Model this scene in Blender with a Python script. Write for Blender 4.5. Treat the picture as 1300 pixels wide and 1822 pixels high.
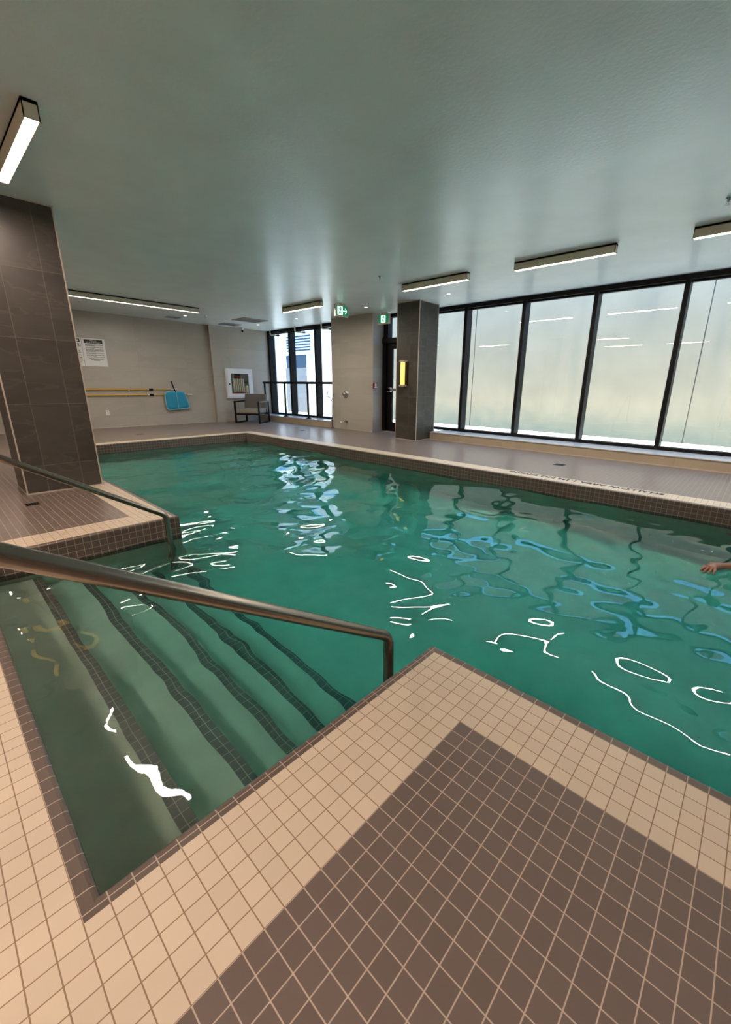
import bpy, bmesh, math, random
import numpy as np
from mathutils import Vector, Matrix
random.seed(4)
for o in list(bpy.data.objects): bpy.data.objects.remove(o)
S = bpy.context.scene
C = S.collection
T = 0.0508          # two inch mosaic tile
WZ = -0.165         # water level
H = 2.69            # ceiling height

# ---------------------------------------------------------------- camera, sky, sun, exposure
cam = bpy.data.cameras.new('camera'); co = bpy.data.objects.new('camera', cam); C.objects.link(co)
R = np.array([[0.740348, 0.672130, 0.011253], [0.195167, -0.198896, -0.960391], [-0.643269, 0.713219, -0.278429]])
right, down, fwd = R[0], R[1], R[2]
M = Matrix(((right[0], -down[0], -fwd[0], 0.85884), (right[1], -down[1], -fwd[1], -1.28749), (right[2], -down[2], -fwd[2], 1.10231), (0, 0, 0, 1)))
co.matrix_world = M
cam.sensor_fit = 'HORIZONTAL'; cam.sensor_width = 36; cam.lens = 732.74 / 1300 * 36
cam.shift_x = -(683.12 - 650) / 1300; cam.shift_y = (898.54 - 911) / 1300
cam.clip_start = 0.02; cam.clip_end = 200
S.camera = co
S.view_settings.view_transform = 'Standard'; S.view_settings.look = 'None'
S.view_settings.gamma = 1; S.view_settings.use_curve_mapping = False
S.view_settings.exposure = 1.0

W = bpy.data.worlds.new('world'); S.world = W; W.use_nodes = True
bg = W.node_tree.nodes['Background']
bg.inputs[0].default_value = (0.20, 0.46, 1.0, 1); bg.inputs[1].default_value = 2.8

sun = bpy.data.lights.new('sun', 'SUN'); so = bpy.data.objects.new('sun', sun); C.objects.link(so)
sun.energy = 8.0; sun.angle = math.radians(2); sun.color = (1, 0.92, 0.78)
so.rotation_euler = Vector((0.12, 0.30, -0.94)).to_track_quat('-Z', 'Y').to_euler()

def lamp_light(name, loc, sx, sy, power, col=(1, .72, .5), caustic=True, spread=180, rot=(0, 0, 0)):
    l = bpy.data.lights.new(name, 'AREA'); l.shape = 'RECTANGLE'; l.size = sx; l.size_y = sy
    l.energy = power; l.color = col; l.spread = math.radians(spread)
    try: l.cycles.is_caustics_light = caustic
    except Exception: pass
    o = bpy.data.objects.new(name, l); C.objects.link(o); o.location = loc; o.rotation_euler = rot
    return o
# sky portal across the window wall, so that daylight is sampled well
pl = lamp_light('window_portal', (-2.5, 6.9, 1.5), 17.5, 3.0, 1, caustic=False, rot=(math.radians(-90), 0, 0))
pl.data.cycles.is_portal = True
WARM = (1.0, .76, .64); NEUT = (1.0, .90, .76)

# ---------------------------------------------------------------- materials
def srgb(r, g, b):
    f = lambda c: (c / 255 / 12.92) if c / 255 <= .04045 else ((c / 255 + .055) / 1.055) ** 2.4
    return (f(r), f(g), f(b), 1)
def newmat(name):
    m = bpy.data.materials.new(name); m.use_nodes = True
    return m, m.node_tree, m.node_tree.nodes['Principled BSDF']
def mat(name, col, rough=.5, metal=0, spec=.5, emit=None, es=0, noise=0, nscale=20, bump=0, bscale=60, trans=0):
    m, nt, b = newmat(name); N = nt.nodes; L = nt.links
    b.inputs['Base Color'].default_value = col; b.inputs['Roughness'].default_value = rough
    b.inputs['Metallic'].default_value = metal; b.inputs['Specular IOR Level'].default_value = spec
    if emit: b.inputs['Emission Color'].default_value = emit; b.inputs['Emission Strength'].default_value = es
    g = N.new('ShaderNodeNewGeometry')
    if noise:
        n = N.new('ShaderNodeTexNoise'); n.inputs['Scale'].default_value = nscale; n.inputs['Detail'].default_value = 5
        L.new(g.outputs['Position'], n.inputs['Vector'])
        mr = N.new('ShaderNodeMapRange'); mr.inputs['From Min'].default_value = .3; mr.inputs['From Max'].default_value = .7
        mr.inputs['To Min'].default_value = 1 - noise; mr.inputs['To Max'].default_value = 1 + noise
        L.new(n.outputs['Fac'], mr.inputs['Value'])
        mx = N.new('ShaderNodeVectorMath'); mx.operation = 'SCALE'; mx.inputs[0].default_value = col[:3]
        L.new(mr.outputs[0], mx.inputs['Scale']); L.new(mx.outputs[0], b.inputs['Base Color'])
    if bump:
        n2 = N.new('ShaderNodeTexNoise'); n2.inputs['Scale'].default_value = bscale; n2.inputs['Detail'].default_value = 3
        L.new(g.outputs['Position'], n2.inputs['Vector'])
        bp = N.new('ShaderNodeBump'); bp.inputs['Strength'].default_value = bump; bp.inputs['Distance'].default_value = .01
        L.new(n2.outputs['Fac'], bp.inputs['Height']); L.new(bp.outputs[0], b.inputs['Normal'])
    return m

def math_node(nt, op, a, b=None, c=None):
    n = nt.nodes.new('ShaderNodeMath'); n.operation = op
    for i, v in enumerate((a, b, c)):
        if v is None: continue
        if isinstance(v, (int, float)): n.inputs[i].default_value = v
        else: nt.links.new(v, n.inputs[i])
    return n.outputs[0]

def tilemat(name, col, grout, size=(T, T, T), phase=(.67 * T, 0, 0), gw=.0026, rough=.45, var=.05, speck=.05, vein=0, vein_scale=1.2, bump=.25, spec=.5, smudge=0, smudge_col=None, vein_col=None):
    """tiles on faces of any direction: grout lines at world positions, none across the face's own normal"""
    m, nt, b = newmat(name); N = nt.nodes; L = nt.links
    g = N.new('ShaderNodeNewGeometry')
    sp = N.new('ShaderNodeSeparateXYZ'); L.new(g.outputs['Position'], sp.inputs[0])
    sn = N.new('ShaderNodeSeparateXYZ'); L.new(g.outputs['True Normal'], sn.inputs[0])
    masks = []; cells = []
    for i in range(3):
        if size[i] is None: continue
        t = math_node(nt, 'DIVIDE', math_node(nt, 'SUBTRACT', sp.outputs[i], phase[i] + 1e-5), size[i])
        fr = math_node(nt, 'FRACT', t)
        d = math_node(nt, 'ABSOLUTE', math_node(nt, 'SUBTRACT', fr, .5))
        mk = math_node(nt, 'GREATER_THAN', d, .5 - gw / 2 / size[i])
        on = math_node(nt, 'LESS_THAN', math_node(nt, 'ABSOLUTE', sn.outputs[i]), .7)
        masks.append(math_node(nt, 'MULTIPLY', mk, on))
        cells.append(math_node(nt, 'MULTIPLY', math_node(nt, 'FLOOR', t), on))
    mask = masks[0]
    for k in masks[1:]: mask = math_node(nt, 'MAXIMUM', mask, k)
    cv = N.new('ShaderNodeCombineXYZ')
    for i, c in enumerate(cells): L.new(c, cv.inputs[i])
    wn = N.new('ShaderNodeTexWhiteNoise'); L.new(cv.outputs[0], wn.inputs['Vector'])
    br = math_node(nt, 'MULTIPLY_ADD', wn.outputs['Value'], 2 * var, 1 - var)
    sn2 = N.new('ShaderNodeTexNoise'); sn2.inputs['Scale'].default_value = 900; L.new(g.outputs['Position'], sn2.inputs['Vector'])
    br = math_node(nt, 'MULTIPLY', br, math_node(nt, 'MULTIPLY_ADD', sn2.outputs['Fac'], 4 * speck, 1 - 2 * speck))
    colout = None
    if vein:
        mp = N.new('ShaderNodeVectorMath'); mp.operation = 'ADD'; L.new(g.outputs['Position'], mp.inputs[0])
        sc = N.new('ShaderNodeVectorMath'); sc.operation = 'SCALE'; sc.inputs['Scale'].default_value = 7.3; L.new(wn.outputs['Color'], sc.inputs[0]); L.new(sc.outputs[0], mp.inputs[1])
        vn = N.new('ShaderNodeTexNoise'); vn.inputs['Scale'].default_value = vein_scale; vn.inputs['Detail'].default_value = 7; vn.inputs['Distortion'].default_value = .5
        sm = N.new('ShaderNodeMapping'); sm.inputs['Rotation'].default_value = (.6, .6, .5); sm.inputs['Scale'].default_value = (1, 1, 3.2)      # streaks running diagonally
        L.new(mp.outputs[0], sm.inputs[0]); L.new(sm.outputs[0], vn.inputs['Vector'])
        br = math_node(nt, 'MULTIPLY', br, math_node(nt, 'MULTIPLY_ADD', vn.outputs['Fac'], 4 * vein, 1 - 2 * vein))
        # thin veins
        vd = math_node(nt, 'ABSOLUTE', math_node(nt, 'SUBTRACT', vn.outputs['Fac'], .5))
        vm = math_node(nt, 'LESS_THAN', vd, .012)
        vm = math_node(nt, 'MULTIPLY', vm, .35)
    mx = N.new('ShaderNodeVectorMath'); mx.operation = 'SCALE'; mx.inputs[0].default_value = col[:3]; L.new(br, mx.inputs['Scale'])
    cur = mx.outputs[0]
    if vein and vein_col:
        mi = N.new('ShaderNodeMix'); mi.data_type = 'RGBA'; L.new(vm, mi.inputs[0]); L.new(cur, mi.inputs[6]); mi.inputs[7].default_value = vein_col; cur = mi.outputs[2]
    mi = N.new('ShaderNodeMix'); mi.data_type = 'RGBA'; L.new(mask, mi.inputs[0]); L.new(cur, mi.inputs[6]); mi.inputs[7].default_value = grout
    L.new(mi.outputs[2], b.inputs['Base Color'])
    b.inputs['Specular IOR Level'].default_value = spec
    rr = math_node(nt, 'MULTIPLY_ADD', mask, .35, rough); L.new(rr, b.inputs['Roughness'])
    bp = N.new('ShaderNodeBump'); bp.inputs['Strength'].default_value = bump; bp.inputs['Distance'].default_value = .001; bp.invert = True
    L.new(mask, bp.inputs['Height']); L.new(bp.outputs[0], b.inputs['Normal'])
    return m

GROUT = srgb(142, 116, 92)
M_beige = tilemat('beige_mosaic', srgb(206, 190, 168), GROUT, rough=.42, var=.045, speck=.03)
M_brown = tilemat('brown_mosaic', srgb(110, 97, 90), srgb(184, 166, 150), rough=.32, var=.05, speck=.04, spec=.6)
M_dark = tilemat('dark_mosaic', srgb(94, 82, 74), srgb(176, 160, 144), rough=.35, var=.08, speck=.12)
M_plaster = mat('pool_plaster', srgb(186, 182, 162), rough=.8, noise=.08, nscale=5)
M_slate = tilemat('slate_tile', srgb(66, 62, 56), srgb(104, 98, 88), size=(.305, .305, .61), phase=(-4.5 - .2, -.236, .28), gw=.004, rough=.38, var=.06, speck=.02, vein=.3, vein_scale=1.3, vein_col=srgb(88, 83, 75), bump=.4)
M_slate2 = tilemat('slate_tile_window_column', srgb(66, 62, 56), srgb(104, 98, 88), size=(.305, .305, .61), phase=(-4.46 - .22, 5.57 + .27, .28), gw=.004, rough=.38, var=.06, speck=.02, vein=.3, vein_scale=1.3, vein_col=srgb(88, 83, 75), bump=.4)
M_wall = tilemat('marbled_wall_tile', srgb(172, 165, 154), srgb(150, 144, 134), size=(1.22, 1.22, .61), phase=(-11.0, .3, .28), gw=.003, rough=.3, var=.02, speck=.01, vein=.10, vein_scale=.9, vein_col=srgb(180, 174, 164), bump=.1)
M_ceil = mat('ceiling_paint', srgb(214, 224, 224), rough=.3, spec=.55, noise=.05, nscale=2.5, bump=.12, bscale=35)
M_black = mat('black_metal', srgb(15, 14, 14), rough=.5, metal=0, spec=.2)
M_trim = mat('pale_metal_trim', srgb(190, 178, 164), rough=.35, metal=.3)
M_steel = mat('brushed_steel', srgb(150, 140, 130), rough=.26, metal=1, noise=.04, nscale=60)
M_chrome = mat('chrome', srgb(200, 200, 200), rough=.12, metal=1)
M_white = mat('white_paint', srgb(225, 225, 225), rough=.4)
M_fix = mat('fixture_housing', srgb(214, 206, 186), rough=.45)
M_stone = mat('pale_stone_ledge', srgb(196, 196, 196), rough=.25, noise=.05, nscale=3)
M_cur = tilemat('curb_tile', srgb(168, 152, 132), srgb(140, 126, 110), size=(1.22, 1.22, None), phase=(0, 0, 0), gw=.003, rough=.35, var=.02, speck=.01, vein=.1, vein_scale=1, bump=.1)
M_conc = mat('exterior_concrete', srgb(138, 129, 110), rough=.9, noise=.09, nscale=1.3)
def dirty_foot(m):
    nt = m.node_tree; N = nt.nodes; L = nt.links; b = N['Principled BSDF']; src = b.inputs['Base Color'].links[0].from_socket
    g = N.new('ShaderNodeNewGeometry'); sp = N.new('ShaderNodeSeparateXYZ'); L.new(g.outputs['Position'], sp.inputs[0])
    n = N.new('ShaderNodeTexNoise'); n.inputs['Scale'].default_value = 3; n.inputs['Detail'].default_value = 8; L.new(g.outputs['Position'], n.inputs['Vector'])
    t = math_node(nt, 'MULTIPLY_ADD', n.outputs['Fac'], -.5, sp.outputs[2])
    mr = N.new('ShaderNodeMapRange'); mr.inputs['From Min'].default_value = -.22; mr.inputs['From Max'].default_value = .45; mr.inputs['To Min'].default_value = .9; mr.inputs['To Max'].default_value = 0; L.new(t, mr.inputs['Value'])
    mi = N.new('ShaderNodeMix'); mi.data_type = 'RGBA'; L.new(mr.outputs[0], mi.inputs[0]); L.new(src, mi.inputs[6]); mi.inputs[7].default_value = srgb(92, 100, 94)
    mp = N.new('ShaderNodeMapping'); mp.inputs['Scale'].default_value = (2.2, 1, .25); L.new(g.outputs['Position'], mp.inputs[0])
    n2 = N.new('ShaderNodeTexNoise'); n2.inputs['Scale'].default_value = 1.0; n2.inputs['Detail'].default_value = 9; L.new(mp.outputs[0], n2.inputs['Vector'])
    m2 = N.new('ShaderNodeMapRange'); m2.inputs['From Min'].default_value = .52; m2.inputs['From Max'].default_value = .75; m2.inputs['To Max'].default_value = .45; L.new(n2.outputs['Fac'], m2.inputs['Value'])
    m3 = N.new('ShaderNodeMix'); m3.data_type = 'RGBA'; L.new(m2.outputs[0], m3.inputs[0]); L.new(mi.outputs[2], m3.inputs[6]); m3.inputs[7].default_value = srgb(112, 112, 98)
    L.new(m3.outputs[2], b.inputs['Base Color'])
M_cream_lit = mat('cream_sunlit_tone', srgb(240, 232, 214), rough=.9, noise=.03, nscale=3)  # cream kept paler than the concrete: sunlit brightness put into the wall colour
dirty_foot(M_conc)
M_ground = mat('white_pavers', srgb(226, 228, 226), rough=.8, noise=.1, nscale=6)
M_grey = mat('grey_fabric', srgb(104, 100, 94), rough=.9, bump=.3, bscale=300)
M_greyl = mat('light_grey_fabric', srgb(140, 134, 122), rough=.9, bump=.3, bscale=300)
M_yellow = mat('yellow_pole', srgb(206, 160, 40), rough=.35)
M_blue = mat('blue_mesh', srgb(30, 140, 176), rough=.6, bump=.4, bscale=200)
M_bluef = mat('pale_blue_plastic', srgb(140, 196, 206), rough=.4)
M_red = mat('red_paint', srgb(150, 22, 24), rough=.4)
M_hose = mat('fire_hose_canvas', srgb(190, 180, 158), rough=.8, noise=.15, nscale=60)
M_ink = mat('black_lettering', srgb(24, 24, 26), rough=.5)
M_skin = mat('skin', srgb(150, 100, 72), rough=.45)
M_hair = mat('black_hair', srgb(16, 13, 12), rough=.5, bump=.4, bscale=120)
M_suit = mat('black_swimwear', srgb(18, 20, 26), rough=.6)
M_louver = mat('louver_white', srgb(214, 210, 200), rough=.5)
M_darkglass = mat('dark_exterior_glass', srgb(44, 52, 58), rough=.3, spec=.3)
M_greyc = mat('grey_panel', srgb(104, 102, 98), rough=.8, noise=.08, nscale=2)
M_vent = mat('grey_vent', srgb(158, 158, 154), rough=.6, spec=.2)
M_drain = mat('drain_metal', srgb(70, 66, 62), rough=.4, metal=.8)
def emis(name, col, s):
    m, nt, b = newmat(name); b.inputs['Base Color'].default_value = col; b.inputs['Emission Color'].default_value = col; b.inputs['Emission Strength'].default_value = s; return m
M_led = emis('strip_diffuser', (1, .93, .72, 1), 5)
M_ledw = emis('strip_diffuser_warm', (1, .80, .60, 1), 8)
M_spot = emis('downlight_lens', (1, .97, .9, 1), 4)
M_sconce = emis('sconce_tube', (1, .66, .16, 1), .62)
M_exitg = emis('exit_green', srgb(0, 122, 84), .35)
M_exitw = emis('exit_white', srgb(200, 240, 220), .75)

def glassmat(name, tint):
    m, nt, b = newmat(name); N = nt.nodes; L = nt.links
    N.remove(b)
    tr = N.new('ShaderNodeBsdfTransparent'); tr.inputs[0].default_value = tint
    gl = N.new('ShaderNodeBsdfGlossy'); gl.inputs['Roughness'].default_value = 0
    fr = N.new('ShaderNodeFresnel')
    ge = N.new('ShaderNodeNewGeometry'); io = N.new('ShaderNodeMapRange')      # thin pane: same reflection from both sides
    io.inputs['To Min'].default_value = 1.5; io.inputs['To Max'].default_value = 1 / 1.5
    L.new(ge.outputs['Backfacing'], io.inputs['Value']); L.new(io.outputs[0], fr.inputs[0])
    mx = N.new('ShaderNodeMixShader'); L.new(fr.outputs[0], mx.inputs[0]); L.new(tr.outputs[0], mx.inputs[1]); L.new(gl.outputs[0], mx.inputs[2])
    L.new(mx.outputs[0], N['Material Output'].inputs[0])
    return m
M_glass = glassmat('window_glass', (.93, .96, .94, 1))

def watermat():
    m, nt, b = newmat('pool_water'); N = nt.nodes; L = nt.links
    N.remove(b)
    g = N.new('ShaderNodeBsdfRefraction'); g.inputs['Roughness'].default_value = 0; g.inputs['IOR'].default_value = 1.33
    gl = N.new('ShaderNodeBsdfGlossy'); gl.inputs['Roughness'].default_value = 0
    fr = N.new('ShaderNodeFresnel'); fr.inputs[0].default_value = 1.33
    mx = N.new('ShaderNodeMixShader'); L.new(fr.outputs[0], mx.inputs[0]); L.new(g.outputs[0], mx.inputs[1]); L.new(gl.outputs[0], mx.inputs[2])
    L.new(mx.outputs[0], N['Material Output'].inputs[0])
    va = N.new('ShaderNodeVolumeAbsorption'); va.inputs['Color'].default_value = (0.0, .94, .965, 1); va.inputs['Density'].default_value = .85
    L.new(va.outputs[0], N['Material Output'].inputs['Volume'])
    return m
M_water = watermat()

# ---------------------------------------------------------------- mesh helpers
class MB:
    """collects shapes and links them as one mesh object"""
    def __init__(s): s.v = []; s.f = []; s.mi = []; s.sm = []
    def add(s, v, f, mi=0, smooth=False):
        n = len(s.v); s.v += [tuple(p) for p in v]; s.f += [tuple(i + n for i in q) for q in f]; s.mi += [mi] * len(f); s.sm += [smooth] * len(f)
    def box(s, x0, x1, y0, y1, z0, z1, mi=0, bev=0):
        if bev:
            bm = bmesh.new(); bmesh.ops.create_cube(bm, size=1)
            for v in bm.verts: v.co = ((x0 + x1) / 2 + v.co.x * (x1 - x0), (y0 + y1) / 2 + v.co.y * (y1 - y0), (z0 + z1) / 2 + v.co.z * (z1 - z0))
            bmesh.ops.bevel(bm, geom=bm.edges[:], offset=bev, segments=2, profile=.5, affect='EDGES')
            bm.verts.ensure_lookup_table(); bm.verts.index_update()
            s.add([v.co[:] for v in bm.verts], [[v.index for v in f.verts] for f in bm.faces], mi); bm.free(); return
        v = [(x0, y0, z0), (x1, y0, z0), (x1, y1, z0), (x0, y1, z0), (x0, y0, z1), (x1, y0, z1), (x1, y1, z1), (x0, y1, z1)]
        s.add(v, [(0, 3, 2, 1), (4, 5, 6, 7), (0, 1, 5, 4), (1, 2, 6, 5), (2, 3, 7, 6), (3, 0, 4, 7)], mi)
    def quad(s, *p, mi=0): s.add(p, [tuple(range(len(p)))], mi)
    def tube(s, pts, r, n=12, mi=0, cap=True):
        pts = [Vector(p) for p in pts]; rs = r if isinstance(r, (list, tuple)) else [r] * len(pts)
        t0 = (pts[1] - pts[0]).normalized(); up = Vector((0, 0, 1)) if abs(t0.z) < .9 else Vector((1, 0, 0))
        u = t0.cross(up).normalized(); vs = []; prev = t0
        for i, p in enumerate(pts):
            t = ((pts[min(i + 1, len(pts) - 1)] - p).normalized() + (p - pts[max(i - 1, 0)]).normalized()).normalized() if 0 < i < len(pts) - 1 else ((pts[1] - pts[0]) if i == 0 else (pts[-1] - pts[-2])).normalized()
            q = prev.rotation_difference(t); u = (q @ u); u = (u - t * u.dot(t)).normalized(); prev = t
            w = t.cross(u)
            for k in range(n):
                a = 2 * math.pi * k / n; vs.append(p + (u * math.cos(a) + w * math.sin(a)) * rs[i])
        fs = [(i * n + k, i * n + (k + 1) % n, (i + 1) * n + (k + 1) % n, (i + 1) * n + k) for i in range(len(pts) - 1) for k in range(n)]
        s.add(vs, fs, mi, True)
        if cap:
            s.add(vs[:n], [tuple(range(n))[::-1]], mi); s.add(vs[-n:], [tuple(range(n))], mi)
    def bar(s, a, b, w, h=None, mi=0, up=(0, 0, 1)):
        h = h or w; a = Vector(a); b = Vector(b); t = (b - a).normalized(); upv = Vector(up)
        if abs(t.dot(upv)) > .99: upv = Vector((1, 0, 0))
        u = t.cross(upv).normalized(); v = u.cross(t)
        c = [(-1, -1), (1, -1), (1, 1), (-1, 1)]
        vs = [p + u * (w / 2 * i) + v * (h / 2 * j) for p in (a, b) for i, j in c]
        s.add(vs, [(0, 3, 2, 1), (4, 5, 6, 7), (0, 1, 5, 4), (1, 2, 6, 5), (2, 3, 7, 6), (3, 0, 4, 7)], mi)
    def lathe(s, prof, o=(0, 0, 0), n=24, axis='z', mi=0):
        vs = []
        for r, z in prof:
            for k in range(n):
                a = 2 * math.pi * k / n; x, y = r * math.cos(a), r * math.sin(a)
                p = {'z': (x, y, z), 'y': (x, z, y), 'x': (z, x, y)}[axis]
                vs.append((p[0] + o[0], p[1] + o[1], p[2] + o[2]))
        s.add(vs, [(i * n + k, i * n + (k + 1) % n, (i + 1) * n + (k + 1) % n, (i + 1) * n + k) for i in range(len(prof) - 1) for k in range(n)], mi, True)
    def build(s, name, mats, parent=None, xf=None):
        me = bpy.data.meshes.new(name); vs = s.v
        if xf: vs = [tuple(xf @ Vector(v)) for v in vs]
        if parent is not None:
            o0 = parent.matrix_local.translation if False else Vector(parent.get('_o', (0, 0, 0)))
            vs = [(v[0] - o0[0], v[1] - o0[1], v[2] - o0[2]) for v in vs]
        me.from_pydata([tuple(v) for v in vs], [], s.f)
        for m in (mats if isinstance(mats, (list, tuple)) else [mats]): me.materials.append(m)
        me.polygons.foreach_set('material_index', s.mi); me.polygons.foreach_set('use_smooth', s.sm); me.update()
        bm = bmesh.new(); bm.from_mesh(me); bmesh.ops.recalc_face_normals(bm, faces=bm.faces); bm.to_mesh(me); bm.free()
        o = bpy.data.objects.new(name, me); C.objects.link(o)
        if parent is not None: o.parent = parent; o['_o'] = tuple(Vector(parent.get('_o', (0, 0, 0))))
        return o
def tag(o, label, cat, group=None):
    o['label'] = label; o['category'] = cat
    if group: o['group'] = group
    return o
def structure(o, label=None):
    o['kind'] = 'structure'
    if label: o['label'] = label
    return o
def empty(name, loc, label=None, cat=None, group=None):
    """an Empty at the base of a thing; its parts are built in world positions"""
    o = bpy.data.objects.new(name, None); C.objects.link(o); o.location = loc; o['_o'] = tuple(loc); o.empty_display_size = .1
    if label: tag(o, label, cat, group)
    return o
def part(mb, name, mats, parent, label=None):
    o = mb.build(name, mats, parent)
    if parent.type != 'EMPTY': o.location = (0, 0, 0)
    if label: o['label'] = label
    return o
def box_part(name, m, parent, *b, bev=0, label=None):
    mb = MB(); mb.box(*b, bev=bev); return part(mb, name, m, parent, label)
def copy_thing(o, delta, label=None):
    c = o.copy(); C.objects.link(c); c.location = Vector(o.location) + Vector(delta)
    for ch in list(o.children):
        d = ch.copy(); C.objects.link(d); d.parent = c
        for g in list(ch.children):
            e = g.copy(); C.objects.link(e); e.parent = d
    if label: c['label'] = label
    return c
def arc(c, r, a0, a1, u, v, n=8):
    c = Vector(c); u = Vector(u); v = Vector(v)
    return [c + u * (r * math.cos(a0 + (a1 - a0) * i / n)) + v * (r * math.sin(a0 + (a1 - a0) * i / n)) for i in range(n + 1)]
def text_mesh(name, body, size, m, M4, parent=None, ext=.0006, align='LEFT', sx=1, spacing=1, bold=0):
    cu = bpy.data.curves.new(name, 'FONT'); cu.body = body; cu.size = size; cu.extrude = ext; cu.align_x = align; cu.space_character = spacing; cu.resolution_u = 2; cu.offset = bold
    t = bpy.data.objects.new(name + '_tmp', cu); C.objects.link(t)
    bpy.context.view_layer.update()
    me = bpy.data.meshes.new_from_object(t.evaluated_get(bpy.context.evaluated_depsgraph_get()))
    bpy.data.objects.remove(t)
    me.transform(Matrix.Diagonal((sx, 1, 1, 1))); me.transform(M4)
    me.materials.clear(); me.materials.append(m); me.name = name
    o = bpy.data.objects.new(name, me); C.objects.link(o)
    if parent is not None:
        o0 = Vector(parent.get('_o', (0, 0, 0))); me.transform(Matrix.Translation(-o0)); o.parent = parent
    return o

# ---------------------------------------------------------------- deck, pool basin, steps
XE, XR = -11.3, 6.2           # far end wall, near end wall
YB = -4.6                     # wall behind the photographer
PX0, PX1, PY0, PY1 = -8.06, 5.6, .04, 3.75
AX0, AX1, AY0 = -2.72, -.04, -1.23
def inside(x, y, d, dr):
    return (PX0 - d <= x <= PX1 + d and PY0 - d <= y <= PY1 + d) or (AX0 - d <= x <= AX1 + dr and AY0 - d <= y <= PY1)
xs = sorted({XE, XR, PX0 - .294, PX0 - .04, AX0 - .294, AX0 - .04, AX1 + .04, AX1 + .328, PX1 + .04, PX1 + .294})
ys = sorted({YB, 7.2, PY1 + .294, PY1 + .04, PY0 - .04, PY0 - .294, AY0 - .04, AY0 - .294})
mb = MB()
for i in range(len(xs) - 1):
    for j in range(len(ys) - 1):
        cx, cy = (xs[i] + xs[i + 1]) / 2, (ys[j] + ys[j + 1]) / 2
        if inside(cx, cy, .04, .04): continue
        k = 0 if inside(cx, cy, .294, .328) else 1
        mb.quad((xs[i], ys[j], 0), (xs[i + 1], ys[j], 0), (xs[i + 1], ys[j + 1], 0), (xs[i], ys[j + 1], 0), mi=k)
structure(mb.build('floor', [M_beige, M_brown]), 'tiled pool deck, brown mosaic with a beige border along the water')

# outline of the water (counter-clockwise), its outward normals, and a swept edge profile
PL = [(PX0, PY0), (AX0, PY0), (AX0, AY0), (AX1, AY0), (AX1, PY0), (PX1, PY0), (PX1, PY1), (PX0, PY1)]
def off(d):
    n = len(PL); out = []
    for i in range(n):
        a, b, c = Vector(PL[i - 1]), Vector(PL[i]), Vector(PL[(i + 1) % n])
        e1 = (b - a).normalized(); e2 = (c - b).normalized()
        out.append(b + d * (Vector((e1.y, -e1.x)) + Vector((e2.y, -e2.x))))
    return out
def sweep(mb, prof, smooth=True):
    rings = [[(p.x, p.y, z) for p in off(d)] for d, z in prof]; n = len(PL)
    for a, b in zip(rings[:-1], rings[1:]):
        for i in range(n):
            j = (i + 1) % n
            mb.add([a[i], a[j], b[j], b[i]], [(0, 1, 2, 3)])
mb = MB()
sweep(mb, [(.04, 0), (.014, 0), (.007, -.002), (.002, -.006), (0, -.014), (0, -.254)])
o = structure(mb.build('trim_1', M_dark), 'dark mosaic edge and waterline band round the pool'); EDGE = o
mb = MB()
sweep(mb, [(0, -.254), (0, -1.2)])
mb.quad((PX0, PY0, -1.2), (PX1, PY0, -1.2), (PX1, PY1, -1.2), (PX0, PY1, -1.2))
mb.quad((AX0, AY0, -1.2), (AX1, AY0, -1.2), (AX1, PY0, -1.2), (AX0, PY0, -1.2))
BASIN = structure(mb.build('pool_basin', M_plaster), 'pale plastered pool floor and walls under the water')
# steps
STEPS = empty('pool_steps', (AX0 / 2, AY0, -1.2)); structure(STEPS, 'underwater entry steps with dark tiled nosings')
noz = [(-.94, -.33), (-.69, -.495), (-.44, -.66), (-.19, -.825), (.06, -.99)]
recv = [EDGE, BASIN]
y0 = AY0
for i, (yf, z) in enumerate(noz):
    mb = MB(); mb.box(AX0, AX1, y0 - (.02 if i else 0), yf, -1.2, z)
    o = part(mb, 'step', M_plaster, STEPS); recv.append(o)
    mb = MB(); mb.box(AX0, AX1, yf - .0508, yf + .004, z - .03, z + .003)
    n = part(mb, 'nosing', M_dark, o, 'dark tiled nosing'); n['_o'] = STEPS['_o']; recv.append(n)
    y0 = yf
for o in recv:
    try: o.cycles.is_caustics_receiver = True
    except Exception: pass

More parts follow.
